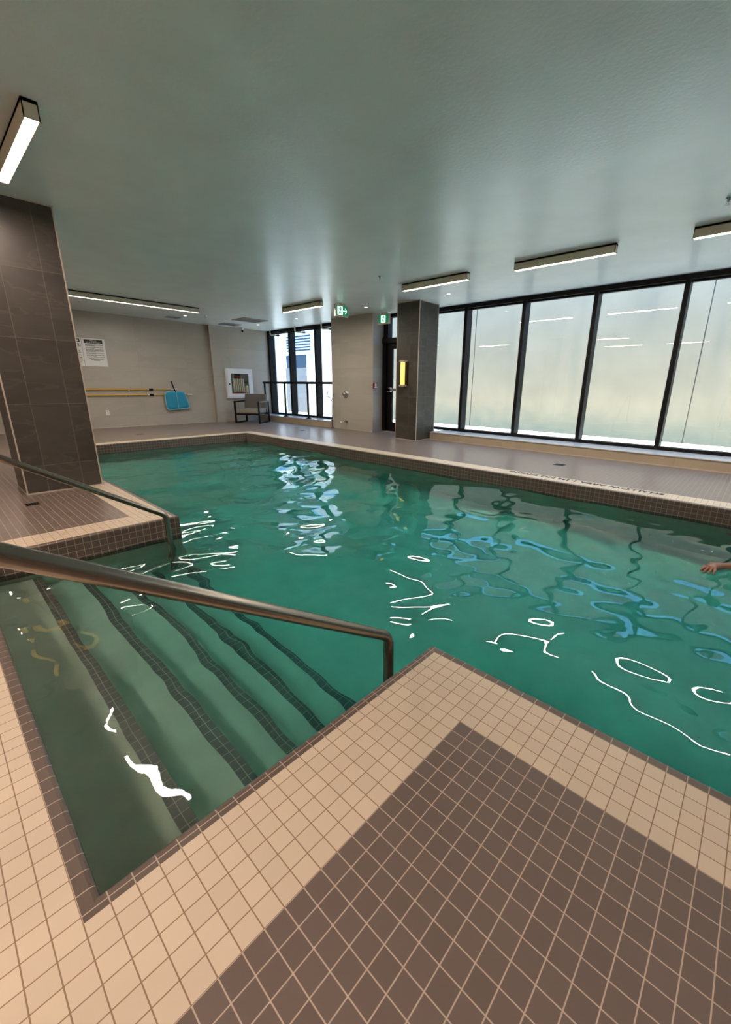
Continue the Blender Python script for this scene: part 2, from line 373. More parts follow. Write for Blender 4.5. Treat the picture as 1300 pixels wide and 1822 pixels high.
# ---------------------------------------------------------------- water
def wave(x, y):
    rng = np.random.RandomState(11)
    h = np.zeros_like(x)
    wx = x + .10 * np.sin(2.1 * y + 1.3) + .05 * np.sin(4.7 * x + 2.0 * y); wy = y + .10 * np.sin(1.7 * x + .4) + .05 * np.sin(3.9 * y - 2.6 * x)
    for i in range(32):
        lam = .15 * (1.085 ** i); th = rng.uniform(0, 2 * math.pi); k = 2 * math.pi / lam
        slope = .0128 * WAVE_AMP * (1.0 + .5 * rng.rand())
        mod = .6 + .4 * np.sin(.9 * x * math.cos(th + 1) + 1.1 * y * math.sin(th + 1) + rng.uniform(0, 6))
        h += slope / k * mod * np.sin(k * (wx * math.cos(th) + wy * math.sin(th)) + rng.uniform(0, 6.28))
    return h
WAVE_AMP = 1.4
def build_water():
    e = .006; d = .03
    X0, X1, Y0, Y1 = PX0 - e, PX1 + e, PY0 - e, PY1 + e
    gx = np.concatenate([np.arange(X0, AX0 - e, d), np.linspace(AX0 - e, AX1 + e, 91), np.arange(AX1 + e + d, 3.0, d), np.arange(3.0 + d, X1, .08), [X1]])
    gy1 = np.linspace(Y0, Y1, 126); gy0 = np.linspace(AY0 - e, Y0, 44)[:-1]
    gy = np.concatenate([gy0, gy1]); ny0 = len(gy0)
    XX, YY = np.meshgrid(gx, gy, indexing='ij'); ZZ = WZ + wave(XX, YY)
    nx, ny = XX.shape
    ia = [i for i in range(nx) if AX0 - e - 1e-6 <= gx[i] <= AX1 + e + 1e-6]; i0, i1 = ia[0], ia[-1]
    use = lambda i, j: j >= ny0 or (i0 <= i < i1)      # quad (i,j)
    idx = {}; v = []; f = []
    def vid(i, j, top):
        k = (i, j, top)
        if k not in idx:
            idx[k] = len(v); v.append((XX[i, j], YY[i, j], ZZ[i, j] if top else -1.3))
        return idx[k]
    cells = {(i, j) for i in range(nx - 1) for j in range(ny - 1) if use(i, j)}
    for (i, j) in cells:
        f.append((vid(i, j, 1), vid(i + 1, j, 1), vid(i + 1, j + 1, 1), vid(i, j + 1, 1)))
        for a, b, di, dj in (((i, j), (i + 1, j), 0, -1), ((i + 1, j), (i + 1, j + 1), 1, 0), ((i + 1, j + 1), (i, j + 1), 0, 1), ((i, j + 1), (i, j), -1, 0)):
            if (i + di, j + dj) not in cells:
                f.append((vid(*b, 1), vid(*a, 1), vid(*a, 0), vid(*b, 0)))
        f.append((vid(i, j, 0), vid(i, j + 1, 0), vid(i + 1, j + 1, 0), vid(i + 1, j, 0)))
    me = bpy.data.meshes.new('pool_water'); me.from_pydata(v, [], f); me.materials.append(M_water)
    me.polygons.foreach_set('use_smooth', [len({round(v[k][2], 2) for k in q}) > 0 and all(v[k][2] > -1 for k in q) for q in f]); me.update()
    o = bpy.data.objects.new('pool_water', me); C.objects.link(o)
    o['kind'] = 'stuff'; o['label'] = 'turquoise rippling water filling the pool'; o['category'] = 'water'
    try: o.cycles.is_caustics_caster = False
    except Exception: pass
    return o
WATER = build_water()

# ---------------------------------------------------------------- room shell
def wall(name, m, *b, label=None):
    mb = MB(); mb.box(*b); return structure(mb.build(name, m), label)
wall('ceiling', M_ceil, XE - .2, XR + .2, YB - .2, 6.78, H, H + .3)
wall('wall_end', M_wall, XE - .2, XE, YB - .2, 4.65, 0, H, label='marbled grey-beige tiled end wall')
wall('wall_end_corner', M_wall, XE - .2, -11.18, 4.65, 6.78, 0, H, label='projecting end wall beside the corner windows')
wall('wall_near', M_wall, XR, XR + .2, YB - .2, 7.2, -1.3, H)
wall('wall_back', M_wall, XE - .2, XR + .2, YB - .2, YB, -1.3, H)
wall('wall_shower', M_wall, -7.66, -6.2, 6.08, 6.78, 0, H, label='taupe tiled wall block carrying the shower valve')
mb = MB(); mb.box(XE, -11.287, YB, 4.65, 0, .022); structure(mb.build('baseboard_end', M_trim))
mb = MB(); mb.box(-11.18, -11.167, 4.65, 6.05, 0, .022); structure(mb.build('baseboard_corner', M_trim))
mb = MB(); mb.box(-11.19, -11.17, 4.63, 4.645, 0, H); structure(mb.build('trim_2', M_trim))
mb = MB(); mb.box(-7.66, -6.2, 6.068, 6.08, 0, .02); structure(mb.build('baseboard_shower', M_trim))
mb = MB(); mb.box(-6.2, -6.188, 6.066, 6.08, 0, H); structure(mb.build('trim_3', M_trim))
mb = MB(); mb.box(-4.4, XR, 5.968, 5.98, 0, .018); structure(mb.build('baseboard_window', M_trim))
# columns
def column(name, m, x0, x1, y0, y1, label):
    o = empty(name, ((x0 + x1) / 2, (y0 + y1) / 2, 0)); structure(o, label); 
    box_part('shaft', m, o, x0, x1, y0, y1, 0, H)
    mb = MB(); w = .009
    for x, y in ((x1, y0), (x1, y1), (x0, y0)): mb.box(x - w, x + .003, y - (.003 if y == y0 else w), y + (w if y == y0 else .003), 0, H)
    part(mb, 'corner_trim', M_trim, o, 'pale metal corner trim')
    mb = MB(); 
    for a in (0, H - .012): mb.box(x0 - .006, x1 + .006, y0 - .006, y1 + .006, a, a + .012)
    part(mb, 'sealant_line', M_trim, o)
    return o
column('column', M_slate, -5.05, -4.5, -.72, -.065, 'wide dark slate tiled column at the left beside the pool steps')
column('column', M_slate2, -5.02, -4.46, 5.57, 6.2, 'dark slate tiled column in front of the door and windows')

# curbs under the windows
def curb(x0, x1, y0, z, name):
    o = empty(name, ((x0 + x1) / 2, y0, 0)); structure(o, 'low tiled curb under the windows')
    box_part('curb_face', M_cur, o, x0, x1, y0, 6.78, 0, z - .012)
    box_part('ledge', M_stone, o, x0, x1, y0 - .012, 6.78, z - .012, z, label='pale stone ledge')
curb(-4.4, XR, 5.98, .165, 'wall_window_curb')
curb(-11.18, -7.66, 6.05, .175, 'wall_corner_curb')

# windows
def window(name, x0, x1, mull, z0, label, w=.066):
    o = empty(name, ((x0 + x1) / 2, 6.55, z0)); structure(o, label)
    mb = MB(); mb.box(x0, x1, 6.5, 6.66, z0, z0 + .05); mb.box(x0, x1, 6.5, 6.66, H - .075, H)
    mb.box(x0, x1, 6.56, 6.62, H - .105, H - .075)
    part(mb, 'window_frame', M_black, o)
    for x in mull:
        mb = MB(); mb.box(x - w / 2, x + w / 2, 6.5, 6.7, z0 + .05, H - .07, bev=.003); part(mb, 'mullion', M_black, o)
    ed = [x0] + list(mull) + [x1]
    for a, b in zip(ed[:-1], ed[1:]):
        if b - a < .2: continue
        mb = MB(); mb.box(a + .02, b - .02, 6.615, 6.635, z0 + .03, H - .04); part(mb, 'pane', M_glass, o)
    return o
window('window_1', -5.0, XR, [-4.01 + 1.224 * i for i in range(9)], .165, 'long floor-to-ceiling window wall with black mullions along the pool')
window('window_2', -11.18, -7.66, [-11.14, -10.05, -8.83], .175, 'corner window with thick black mullions behind the armchair', w=.085)

# door
D = empty('door_1', (-5.6, 6.5, 0)); structure(D, 'black framed glass exit door partly behind the slate column')
mb = MB(); mb.box(-6.2, -6.09, 6.42, 6.6, 0, 2.2); mb.box(-5.1, -5.0, 6.42, 6.6, 0, 2.2); mb.box(-6.27, -5.0, 6.4, 6.6, 2.06, 2.17)
mb.box(-6.2, -6.06, 6.45, 6.6, 2.17, H); mb.box(-6.2, -5.0, 6.45, 6.6, H - .07, H)
part(mb, 'door_frame', M_black, D)
mb = MB(); mb.box(-6.09, -5.93, 6.47, 6.52, .02, 2.06); mb.box(-5.26, -5.1, 6.47, 6.52, .02, 2.06); mb.box(-5.93, -5.26, 6.47, 6.52, .02, .24); mb.box(-5.93, -5.26, 6.47, 6.52, 1.93, 2.06)
leaf = part(mb, 'door_leaf', M_black, D)
mb = MB(); mb.box(-5.94, -5.25, 6.49, 6.5, .23, 1.94); part(mb, 'pane', M_glass, leaf)
mb = MB(); mb.box(-6.06, -5.05, 6.5, 6.51, 2.17, H - .07); part(mb, 'transom_pane', M_glass, D)
mb = MB(); mb.box(-6.03, -5.2, 6.40, 6.44, .98, 1.04, bev=.004); mb.box(-6.03, -5.93, 6.40, 6.47, .96, 1.06, bev=.004); part(mb, 'push_bar', M_chrome, leaf, 'grey push bar')
mb = MB(); mb.tube([(-5.9, 6.54, .82), (-5.9, 6.6, .84), (-5.82, 6.62, .88), (-5.82, 6.62, 1.14), (-5.9, 6.6, 1.2), (-5.9, 6.54, 1.22)], .011, 8); part(mb, 'pull_handle', M_chrome, leaf)
mb = MB(); mb.box(-6.2, -5.0, 6.38, 6.6, 0, .018); part(mb, 'threshold', M_trim, D)
mb = MB(); mb.box(-5.75, -5.45, 6.42, 6.47, 1.97, 2.03, bev=.004); part(mb, 'door_closer', M_fix, D)

# ---------------------------------------------------------------- outside
mb = MB(); mb.box(-24, 12, 6.7, 30, -.3, -.02); structure(mb.build('ground_outside', M_ground), 'bright white paving outside the windows')
E = empty('exterior_wall', (-5, 9.6, 0)); structure(E, 'tall pale concrete wall outside the windows')
for a, b in ((-10.83, -5.60), (-5.58, -.37), (-.35, 4.9), (4.92, 10)):
    box_part('concrete_panel', M_conc, E, a, b, 9.6, 9.9, -.02, 3.85)
mb = MB(); mb.box(-10.85, 10, 9.66, 9.85, -.02, 3.8); part(mb, 'joint_filler', M_fix, E)
mb = MB()
E2 = empty('exterior_building', (-15, 9.6, 0)); structure(E2, 'cream building beyond the corner window, coloured paler to look sunlit')
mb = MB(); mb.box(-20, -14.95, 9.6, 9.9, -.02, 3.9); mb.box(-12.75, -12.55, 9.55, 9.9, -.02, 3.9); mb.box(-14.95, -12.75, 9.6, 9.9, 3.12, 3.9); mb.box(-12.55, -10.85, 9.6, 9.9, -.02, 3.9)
part(mb, 'sunlit_tone_wall', M_cream_lit, E2)
mb = MB(); mb.box(-14.95, -12.75, 9.62, 9.7, 2.28, 3.12)
lv = part(mb, 'louver_box', M_louver, E2)
mb = MB()
for k in range(6):
    z = 2.42 + k * .105; mb.box(-14.6, -13.0, 9.61, 9.625, z, z + .055)
part(mb, 'louver_slot', M_darkglass, E2)
box_part('exterior_pane', M_darkglass, E2, -14.7, -13.2, 9.64, 9.7, 1.77, 2.26)
box_part('lower_panel', M_greyc, E2, -14.75, -13.2, 9.62, 9.7, -.02, 1.77)
box_part('jamb', M_fix, E2, -13.2, -13.0, 9.55, 9.7, -.02, 2.28)
mb = MB(); mb.box(-14.95, -12.75, 9.7, 9.8, -.02, 3.12); part(mb, 'backing_wall', M_cream_lit, E2)
mb = MB(); mb.lathe([(0.001, 2.6), (.05, 2.66), (.085, 2.85), (.09, 3.0), (.07, 3.12), (.03, 3.16), (.001, 3.16)], (-15.16, 9.5, 0), 16); mb.box(-15.2, -15.12, 9.5, 9.6, 3.06, 3.14)
tag(mb.build('wall_lamp', M_fix), 'grey teardrop lamp on the cream wall outside the corner window', 'lamp')

# ---------------------------------------------------------------- ceiling strip lights
GA = 'linear strip lights on the ceiling'
def strip(x0, x1, y0, y1, label, m=M_led, power=10, col=NEUT, h=.1):
    o = empty('ceiling_light', ((x0 + x1) / 2, (y0 + y1) / 2, H), label, 'ceiling light', GA)
    mb = MB(); w = .006
    mb.box(x0, x1, y0, y0 + w, H - h, H - .001); mb.box(x0, x1, y1 - w, y1, H - h, H - .001); mb.box(x0, x0 + w, y0, y1, H - h, H - .001); mb.box(x1 - w, x1, y0, y1, H - h, H - .001); mb.box(x0, x1, y0, y1, H - .02, H - .001)
    part(mb, 'housing', M_fix, o)
    mb = MB(); mb.box(x0 + w, x1 - w, y0 + w, y1 - w, H - h + .002, H - h + .012); part(mb, 'diffuser', m, o, 'glowing diffuser')
    if power: lamp_light('strip_lamp', ((x0 + x1) / 2, (y0 + y1) / 2, H - h - .001), x1 - x0 - .02, y1 - y0 - .014, power, col)
    return o
PW = 20
strip(-2.0, -.775, 4.4, 4.48, 'middle strip light of the window-side row, second from the slate column by the windows', power=PW * .8)
strip(-3.94, -2.715, 4.4, 4.48, 'window-side strip light hanging just before the top of the slate column', power=PW * .8)
strip(-7.3, -6.03, 4.4, 4.48, 'short strip light above the corner windows beside the exit sign', power=PW * .8)
strip(-.05, 1.175, 4.4, 4.48, 'window-side strip light beside a sprinkler, farthest from the slate column', power=PW * .8)
strip(-8.86, -8.78, .85, 3.28, 'long strip light running along the end wall behind the left column', power=PW * 1.2)
strip(-3.9, -2.69, -.535, -.455, 'bright warm strip light above the slate column beside the pool steps', M_ledw, PW * .72, WARM)
for x in (-7.85, ): strip(x, x + 1.22, -.535, -.455, 'strip light farther along behind the left column', M_ledw, PW, WARM)
for x, k in ((-4.1, .9), (-2.16, 1.0), (-.2, 1.5), (1.74, 2.0)): strip(x, x + 1.22, -3.2, -3.12, 'warm strip light over the deck on the side away from the windows', M_ledw, PW * k, WARM)
strip(1.9, 3.12, 4.4, 4.48, 'strip light at the far end of the window-side row', power=PW * .8)

def downlight(x, y, label, power=2):
    o = empty('downlight', (x, y, H), label, 'downlight', 'small recessed downlights')
    mb = MB(); mb.lathe([(.034, 0), (.052, 0), (.052, -.004), (.034, -.004), (.034, 0)], (x, y, H)); part(mb, 'ring', M_white, o)
    mb = MB(); mb.lathe([(.0005, -.002), (.034, -.002)], (x, y, H)); part(mb, 'lens', M_spot, o)
downlight(-5.84, 5.49, 'recessed downlight between the two exit signs')
downlight(-3.76, 5.49, 'recessed downlight right of the slate column top, by the windows')
downlight(-8.32, 5.53, 'recessed downlight above the middle of the corner windows')
downlight(-10.11, 5.54, 'recessed downlight beside the large ceiling vent, nearest the armchair')
downlight(-10.11, 3.54, 'recessed downlight at the end of the long strip light')

def sprinkler(x, y, label):
    o = empty('sprinkler', (x, y, H), label, 'sprinkler', 'pendant sprinklers')
    mb = MB(); mb.lathe([(.03, 0), (.03, -.004), (.012, -.01), (.008, -.03)], (x, y, H), 16); part(mb, 'escutcheon', M_chrome, o)
    mb = MB(); mb.bar((x - .014, y, H - .012), (x - .012, y, H - .045), .004); mb.bar((x + .014, y, H - .012), (x + .012, y, H - .045), .004); mb.lathe([(.001, -.045), (.022, -.045), (.022, -.048), (.001, -.048)], (x, y, H), 12); mb.tube([(x, y, H - .02), (x, y, H - .045)], .003, 6)
    part(mb, 'deflector', M_chrome, o)
sprinkler(-3.87, 3.8, 'small pendant sprinkler above and left of the slate column')
sprinkler(-9.7, 3.85, 'pendant sprinkler between the long strip light and the ceiling vents')
sprinkler(.26, 3.77, 'pendant sprinkler at the right edge above the cut-off strip light')
sprinkler(-6.9, 5.9, 'pendant sprinkler left of the arrow exit sign')

def win_sprinkler(x, label):
    o = empty('window_sprinkler', (x, 6.3, H), label, 'sprinkler', 'sprinklers on bent pipes at the corner windows')
    pts = [(x, 6.3, H)] + [(x, 6.3, H - .09)] + arc((x + .07, 6.3, H - .1), .07, math.pi, 1.5 * math.pi, (1, 0, 0), (0, 0, 1), 6) + [(x + .3, 6.33, H - .185)]
    mb = MB(); mb.tube(pts, .017, 8); part(mb, 'bent_pipe', M_fix, o)
    mb = MB(); mb.tube([(x + .3, 6.33, H - .185), (x + .36, 6.34, H - .19)], .024, 8); mb.lathe([(.001, 0), (.03, 0), (.03, .006), (.001, .006)], (x + .38, 6.34, H - .19), 10, 'x'); mb.bar((x + .36, 6.34, H - .19), (x + .44, 6.36, H - .2), .01); part(mb, 'spray_head', M_drain, o)
win_sprinkler(-10.7, 'bent pipe sprinkler at the left mullion of the corner windows')
win_sprinkler(-9.46, 'bent pipe sprinkler at the middle mullion of the corner windows')
win_sprinkler(-8.3, 'bent pipe sprinkler at the right mullion of the corner windows')

def vent(x0, x1, y0, y1, label, n):
    o = empty('ceiling_vent', ((x0 + x1) / 2, (y0 + y1) / 2, H), label, 'vent', 'ceiling vents')
    mb = MB(); w = .03; z0, z1 = H - .012, H - .001
    mb.box(x0, x1, y0, y0 + w, z0, z1); mb.box(x0, x1, y1 - w, y1, z0, z1); mb.box(x0, x0 + w, y0, y1, z0, z1); mb.box(x1 - w, x1, y0, y1, z0, z1)
    part(mb, 'vent_frame', M_vent, o)
    mb = MB(); mb.box(x0 + w, x1 - w, y0 + w, y1 - w, H - .003, H - .001); part(mb, 'backing', M_drain, o)
    mb = MB()
    for i in range(n):
        y = y0 + w + (y1 - y0 - 2 * w) * (i + .5) / n; mb.box(x0 + w, x1 - w, y - .007, y + .007, H - .010, H - .004)
    part(mb, 'louver', M_vent, o)
vent(-9.8, -9.17, 4.58, 5.27, 'large square ceiling vent near the corner windows', 18)
vent(-10.85, -10.43, 4.75, 5.22, 'smaller ceiling vent close to the end wall', 12)
vent(-10.75, -10.5, 3.3, 3.6, 'small vent close to the end wall behind the long strip light', 8)

o = empty('security_camera', (-11.05, 5.55, H), 'small white security camera under the ceiling above the fire hose cabinet', 'camera')
mb = MB(); mb.lathe([(.07, 0), (.07, -.03), (.055, -.045), (.001, -.045)], (-11.02, 5.55, H), 20); part(mb, 'camera_mount', M_white, o)
mb = MB(); mb.tube([(-11.05, 5.56, H - .06), (-10.9, 5.5, H - .11)], .045, 14); part(mb, 'camera_body', M_white, o)
mb = MB(); mb.tube([(-10.9, 5.5, H - .11), (-10.885, 5.494, H - .115)], .034, 14); part(mb, 'camera_lens', M_black, o)

# exit signs: u runs to the viewer's right along the sign, n is the way it faces
def running_man(mb, O, u, s):
    """white doorway with a dark running figure, drawn in sign units"""
    pass
def exit_sign(P, u, n, w, h, arrow, label):
    P = Vector(P); u = Vector(u); n = Vector(n); z = Vector((0, 0, 1)); d = .05
    o = empty('exit_sign', tuple(P + u * w / 2 + z * h), label, 'exit sign', 'green exit signs')
    def slab(mb, a, b, c, e, t0, t1):
        vs = [P + u * x + z * y + n * t for t in (t0, t1) for x, y in ((a, c), (b, c), (b, e), (a, e))]
        mb.add(vs, [(0, 3, 2, 1), (4, 5, 6, 7), (0, 1, 5, 4), (1, 2, 6, 5), (2, 3, 7, 6), (3, 0, 4, 7)])
    def poly(mb, pts, t0, t1):
        k = len(pts); vs = [P + u * x + z * y + n * t for t in (t0, t1) for x, y in pts]
        mb.add(vs, [tuple(range(k))[::-1], tuple(range(k, 2 * k))] + [(i, (i + 1) % k, k + (i + 1) % k, k + i) for i in range(k)])
    mb = MB(); slab(mb, 0, w, 0, h, -d, 0); part(mb, 'sign_box', M_fix, o)
    mb = MB(); slab(mb, w * .25, w * .75, h, h + .03, -d * .8, -d * .2); part(mb, 'canopy', M_fix, o)
    m = .024; mb = MB(); slab(mb, m, w - m, m, h - m, 0, .003); part(mb, 'green_panel', M_exitg, o, 'green panel')
    ph = h - 2 * m; cx = w * (.34 if arrow else .5); dw = ph * .42
    mb = MB(); slab(mb, cx - dw, cx + dw, m + .006, h - m - .006, .003, .005); part(mb, 'doorway', M_exitw, o, 'pale doorway symbol')
    mb = MB(); s = ph / 100; Z = lambda pts: [(cx + x * s, m + y * s) for x, y in pts]
    hd = [(8 + 9 * math.cos(a * math.pi / 4), 82 + 9 * math.sin(a * math.pi / 4)) for a in range(8)]
    for pts in (hd, [(-4, 70), (8, 72), (12, 60), (2, 40), (-10, 42), (-6, 56)], [(-4, 70), (-22, 58), (-26, 64), (-6, 76)], [(8, 70), (24, 54), (30, 58), (14, 74)], [(-10, 42), (2, 40), (14, 26), (26, 28), (26, 20), (10, 17), (-2, 32)], [(-10, 44), (-2, 38), (-12, 20), (-26, 8), (-32, 14), (-19, 24)]):
        poly(mb, Z(pts), .005, .007)
    part(mb, 'running_figure', M_exitg, o, 'green running figure')
    if arrow:
        mb = MB(); ax = w * .73; r = ph * .3; y = h / 2
        slab(mb, ax - r, ax + r * .6, y - r * .2, y + r * .2, .003, .005)
        poly(mb, [(ax - r * .1, y + r), (ax + r * .25, y + r), (ax + r, y), (ax + r * .25, y - r), (ax - r * .1, y - r), (ax + r * .6, y)], .003, .0055)
        part(mb, 'arrow', M_exitw, o, 'pale arrow pointing right')
exit_sign((-5.92, 4.71, 2.44), (0, 1, 0), (1, 0, 0), .35, .22, True, 'green exit sign with running figure and arrow, hung left of the door')
exit_sign((-6.02, 6.05, 2.42), (1, 0, 0), (0, -1, 0), .34, .21, False, 'green exit sign with running figure only, above the glass door')

# wall sconces on the columns
def sconce(x, y, z0, z1, label):
    o = empty('wall_sconce', (x, y, z0), label, 'wall lamp', 'wall sconces on the slate columns')
    mb = MB(); mb.box(x - .03, x + .09, y - .02, y, z0 + .03, z1 - .03); part(mb, 'back_plate', M_black, o)
    mb = MB(); mb.box(x - .06, x + .06, y - .11, y, z1 - .035, z1, bev=.004); part(mb, 'bracket', M_trim, o)
    mb = MB(); mb.box(x - .06, x + .06, y - .11, y, z0, z0 + .035, bev=.004); part(mb, 'bracket', M_trim, o)
    mb = MB(); mb.lathe([(.001, z0 + .035), (.045, z0 + .035), (.045, z1 - .035), (.001, z1 - .035)], (x, y - .065, 0), 18); part(mb, 'lamp_tube', M_sconce, o, 'glowing amber tube')
sconce(-4.8, 5.57, 1.09, 1.6, 'amber glowing wall sconce on the dark face of the column by the door')
sconce(-4.72, -.72, 1.09, 1.6, 'amber wall sconce on the hidden side of the left column')

# ---------------------------------------------------------------- shower wall fittings, fire alarm, hooks
def onxz(name): pass
o = empty('shower_valve', (-7.14, 6.08, .88), 'round chrome shower valve on the taupe wall', 'shower valve')
mb = MB(); mb.lathe([(.001, -.012), (.085, -.012), (.095, 0)], (-7.14, 6.08, .88), 28, 'y'); plate_ = part(mb, 'plate', M_chrome, o)
mb = MB(); mb.lathe([(.001, -.08), (.04, -.08), (.046, -.012)], (-7.14, 6.08, .88), 20, 'y'); mb.bar((-7.14, 6.01, .88), (-7.10, 6.0, .80), .018); part(mb, 'lever', M_chrome, plate_)
o = empty('foot_shower_spout', (-7.12, 6.08, .2), 'low chrome spout near the floor of the taupe wall', 'tap')
mb = MB(); mb.lathe([(.001, -.01), (.035, -.01), (.038, 0)], (-7.12, 6.08, .2), 18, 'y'); part(mb, 'plate', M_chrome, o)
mb = MB(); mb.tube([(-7.12, 6.07, .2), (-7.13, 5.99, .2), (-7.2, 5.95, .19), (-7.24, 5.94, .17)], .014, 10); mb.tube([(-7.12, 6.07, .2), (-7.12, 6.03, .24)], .01, 8); part(mb, 'spout', M_chrome, o)
o = empty('hook_stand', (-7.7, 6.02, 0), 'thin bronze stand with curled hooks at the left edge of the taupe wall', 'stand')
mb = MB(); mb.tube([(-7.62, 6.02, .0), (-7.62, 6.02, .74)], .011, 8); mb.lathe([(.001, .012), (.04, .012), (.045, 0)], (-7.62, 6.02, 0), 16); part(mb, 'post', M_drain, o)
for pts in ([(-7.62, 6.02, .7), (-7.66, 6.0, .78), (-7.75, 5.99, .81), (-7.82, 5.98, .82)], [(-7.62, 6.02, .72), (-7.56, 6.0, .82), (-7.5, 5.99, .87), (-7.46, 5.98, .86)], [(-7.64, 6.0, .76), (-7.72, 5.98, .84), (-7.74, 5.98, .93), (-7.70, 5.98, .97), (-7.66, 5.98, .95)]):
    mb = MB(); mb.tube(pts, .009, 8); part(mb, 'hook', M_chrome, o)
o = empty('fire_alarm', (-6.2, 6.14, 1.1), 'small red and white fire alarm pull station beside the door', 'fire alarm')
mb = MB(); mb.box(-6.2, -6.165, 6.09, 6.2, 1.03, 1.17, bev=.004); part(mb, 'alarm_body', M_red, o)
mb = MB(); mb.box(-6.165, -6.15, 6.10, 6.19, 1.045, 1.075); mb.box(-6.165, -6.155, 6.12, 6.17, 1.08, 1.15); part(mb, 'pull_lever', M_white, o, 'white lever')

# black guard rail before the corner windows
o = empty('guard_rail', (-9.3, 6.15, .175), 'black metal guard rail in front of the corner windows', 'railing')
mb = MB(); mb.box(-11.02, -7.66, 6.12, 6.18, 1.12, 1.185, bev=.004); part(mb, 'top_rail', M_black, o)
for x in (-10.95, -9.885, -8.79, -7.7):
    mb = MB(); mb.box(x - .022, x + .022, 6.13, 6.17, .175, 1.13); p_ = part(mb, 'post', M_black, o)
    mb = MB(); mb.box(x - .05, x + .05, 6.09, 6.21, .175, .195, bev=.003); part(mb, 'post_foot', M_black, p_)

# armchair
Rz = Matrix.Translation((-10.47, 5.38, 0)) @ Matrix.Rotation(math.radians(35.5), 4, 'Z')
def xbox(mb, *b, bev=0):
    t = MB(); t.box(*b, bev=bev); mb.add([tuple(Rz @ Vector(v)) for v in t.v], t.f)
o = empty('armchair', (-10.47, 5.38, 0), 'armchair with black open frame and grey cushions under the fire hose cabinet', 'chair')
# local: x across, -y front
w, dd = .36, .36; s = .022
for sx in (-1, 1):
    mb = MB()
    x0, x1 = sx * w - s, sx * w + s
    xbox(mb, x0, x1, -dd - s, -dd + s, 0, .63); xbox(mb, x0, x1, dd - s, dd + s, 0, .63); xbox(mb, x0, x1, -dd, dd, .59, .63); xbox(mb, x0, x1, -dd, dd, 0, .035)
    part(mb, 'side_frame', M_black, o, 'black loop of arm and legs')
mb = MB(); xbox(mb, -w, w, -dd - .015, -dd + .02, .235, .28); xbox(mb, -w, w, dd - .05, dd, .235, .28); xbox(mb, -w, w, dd - .03, dd, .6, .63); xbox(mb, -w + .02, w - .02, -dd + .02, dd - .05, .25, .27); part(mb, 'seat_frame', M_black, o)
mb = MB(); xbox(mb, -w + .025, w - .025, -dd - .01, dd - .12, .28, .41, bev=.03); part(mb, 'seat_cushion', M_greyl, o, 'light grey seat cushion')
mb = MB(); t = MB(); t.box(-w + .03, w - .03, -.065, .065, 0, .45, bev=.035)
K = Rz @ Matrix.Translation((0, dd - .12, .37)) @ Matrix.Rotation(math.radians(-10), 4, 'X')
mb.add([tuple(K @ Vector(v)) for v in t.v], t.f); part(mb, 'back_cushion', M_grey, o, 'dark grey back cushion')

# fire hose cabinet
X = -11.18
o = empty('fire_hose_cabinet', (X, 5.4, .68), 'white fire hose cabinet with glass door on the end wall above the armchair', 'cabinet')
def frame_box(mb, x0, x1, y0, y1, z0, z1, w):
    mb.box(x0, x1, y0, y0 + w, z0, z1); mb.box(x0, x1, y1 - w, y1, z0, z1); mb.box(x0, x1, y0 + w, y1 - w, z0, z0 + w); mb.box(x0, x1, y0 + w, y1 - w, z1 - w, z1)
mb = MB(); frame_box(mb, X, X + .07, 4.98, 5.84, .68, 1.54, .05); part(mb, 'cabinet_frame', M_white, o)
mb = MB(); frame_box(mb, X + .05, X + .085, 5.02, 5.80, .72, 1.5, .10); dr = part(mb, 'cabinet_door', M_white, o)
mb = MB(); mb.box(X + .085, X + .105, 5.05, 5.075, 1.07, 1.12); part(mb, 'latch', M_black, dr, 'black latch')
mb = MB(); mb.box(X + .002, X + .006, 5.0, 5.82, .7, 1.52); part(mb, 'back_panel', M_darkglass, o)
mb = MB()
for i in range(6):
    y = 5.22 + i * .062
    mb.tube([(X + .035, y, 1.26 - .01 * (i % 2)), (X + .045, y - .006, 1.1), (X + .045, y + .004, .96), (X + .035, y + .02, .87)], [.026, .03, .028, .024], 8)
part(mb, 'hose', M_hose, o, 'pale folded canvas hose')
mb = MB(); mb.box(X + .01, X + .05, 5.2, 5.5, 1.29, 1.325); part(mb, 'hose_rack', M_red, o, 'red hose rack'); mb = MB(); mb.lathe([(.001, .0), (.045, 0), (.045, .02), (.001, .02)], (X + .03, 5.27, 1.32), 14, 'x'); part(mb, 'valve_wheel', M_red, o, 'red valve wheel'); mb = MB(); mb.tube([(X + .04, 5.14, .84), (X + .04, 5.68, .84)], .016, 8); part(mb, 'lower_pipe', M_red, o, 'red pipe')
mb = MB(); mb.lathe([(.001, .83), (.045, .83), (.045, 1.03), (.02, 1.06), (.001, 1.07)], (X + .045, 5.64, 0), 14); part(mb, 'extinguisher', M_hose, o, 'pale cylinder in the corner')
mb = MB(); mb.box(X + .066, X + .069, 5.11, 5.71, .81, 1.41); part(mb, 'pane', M_glass, dr)

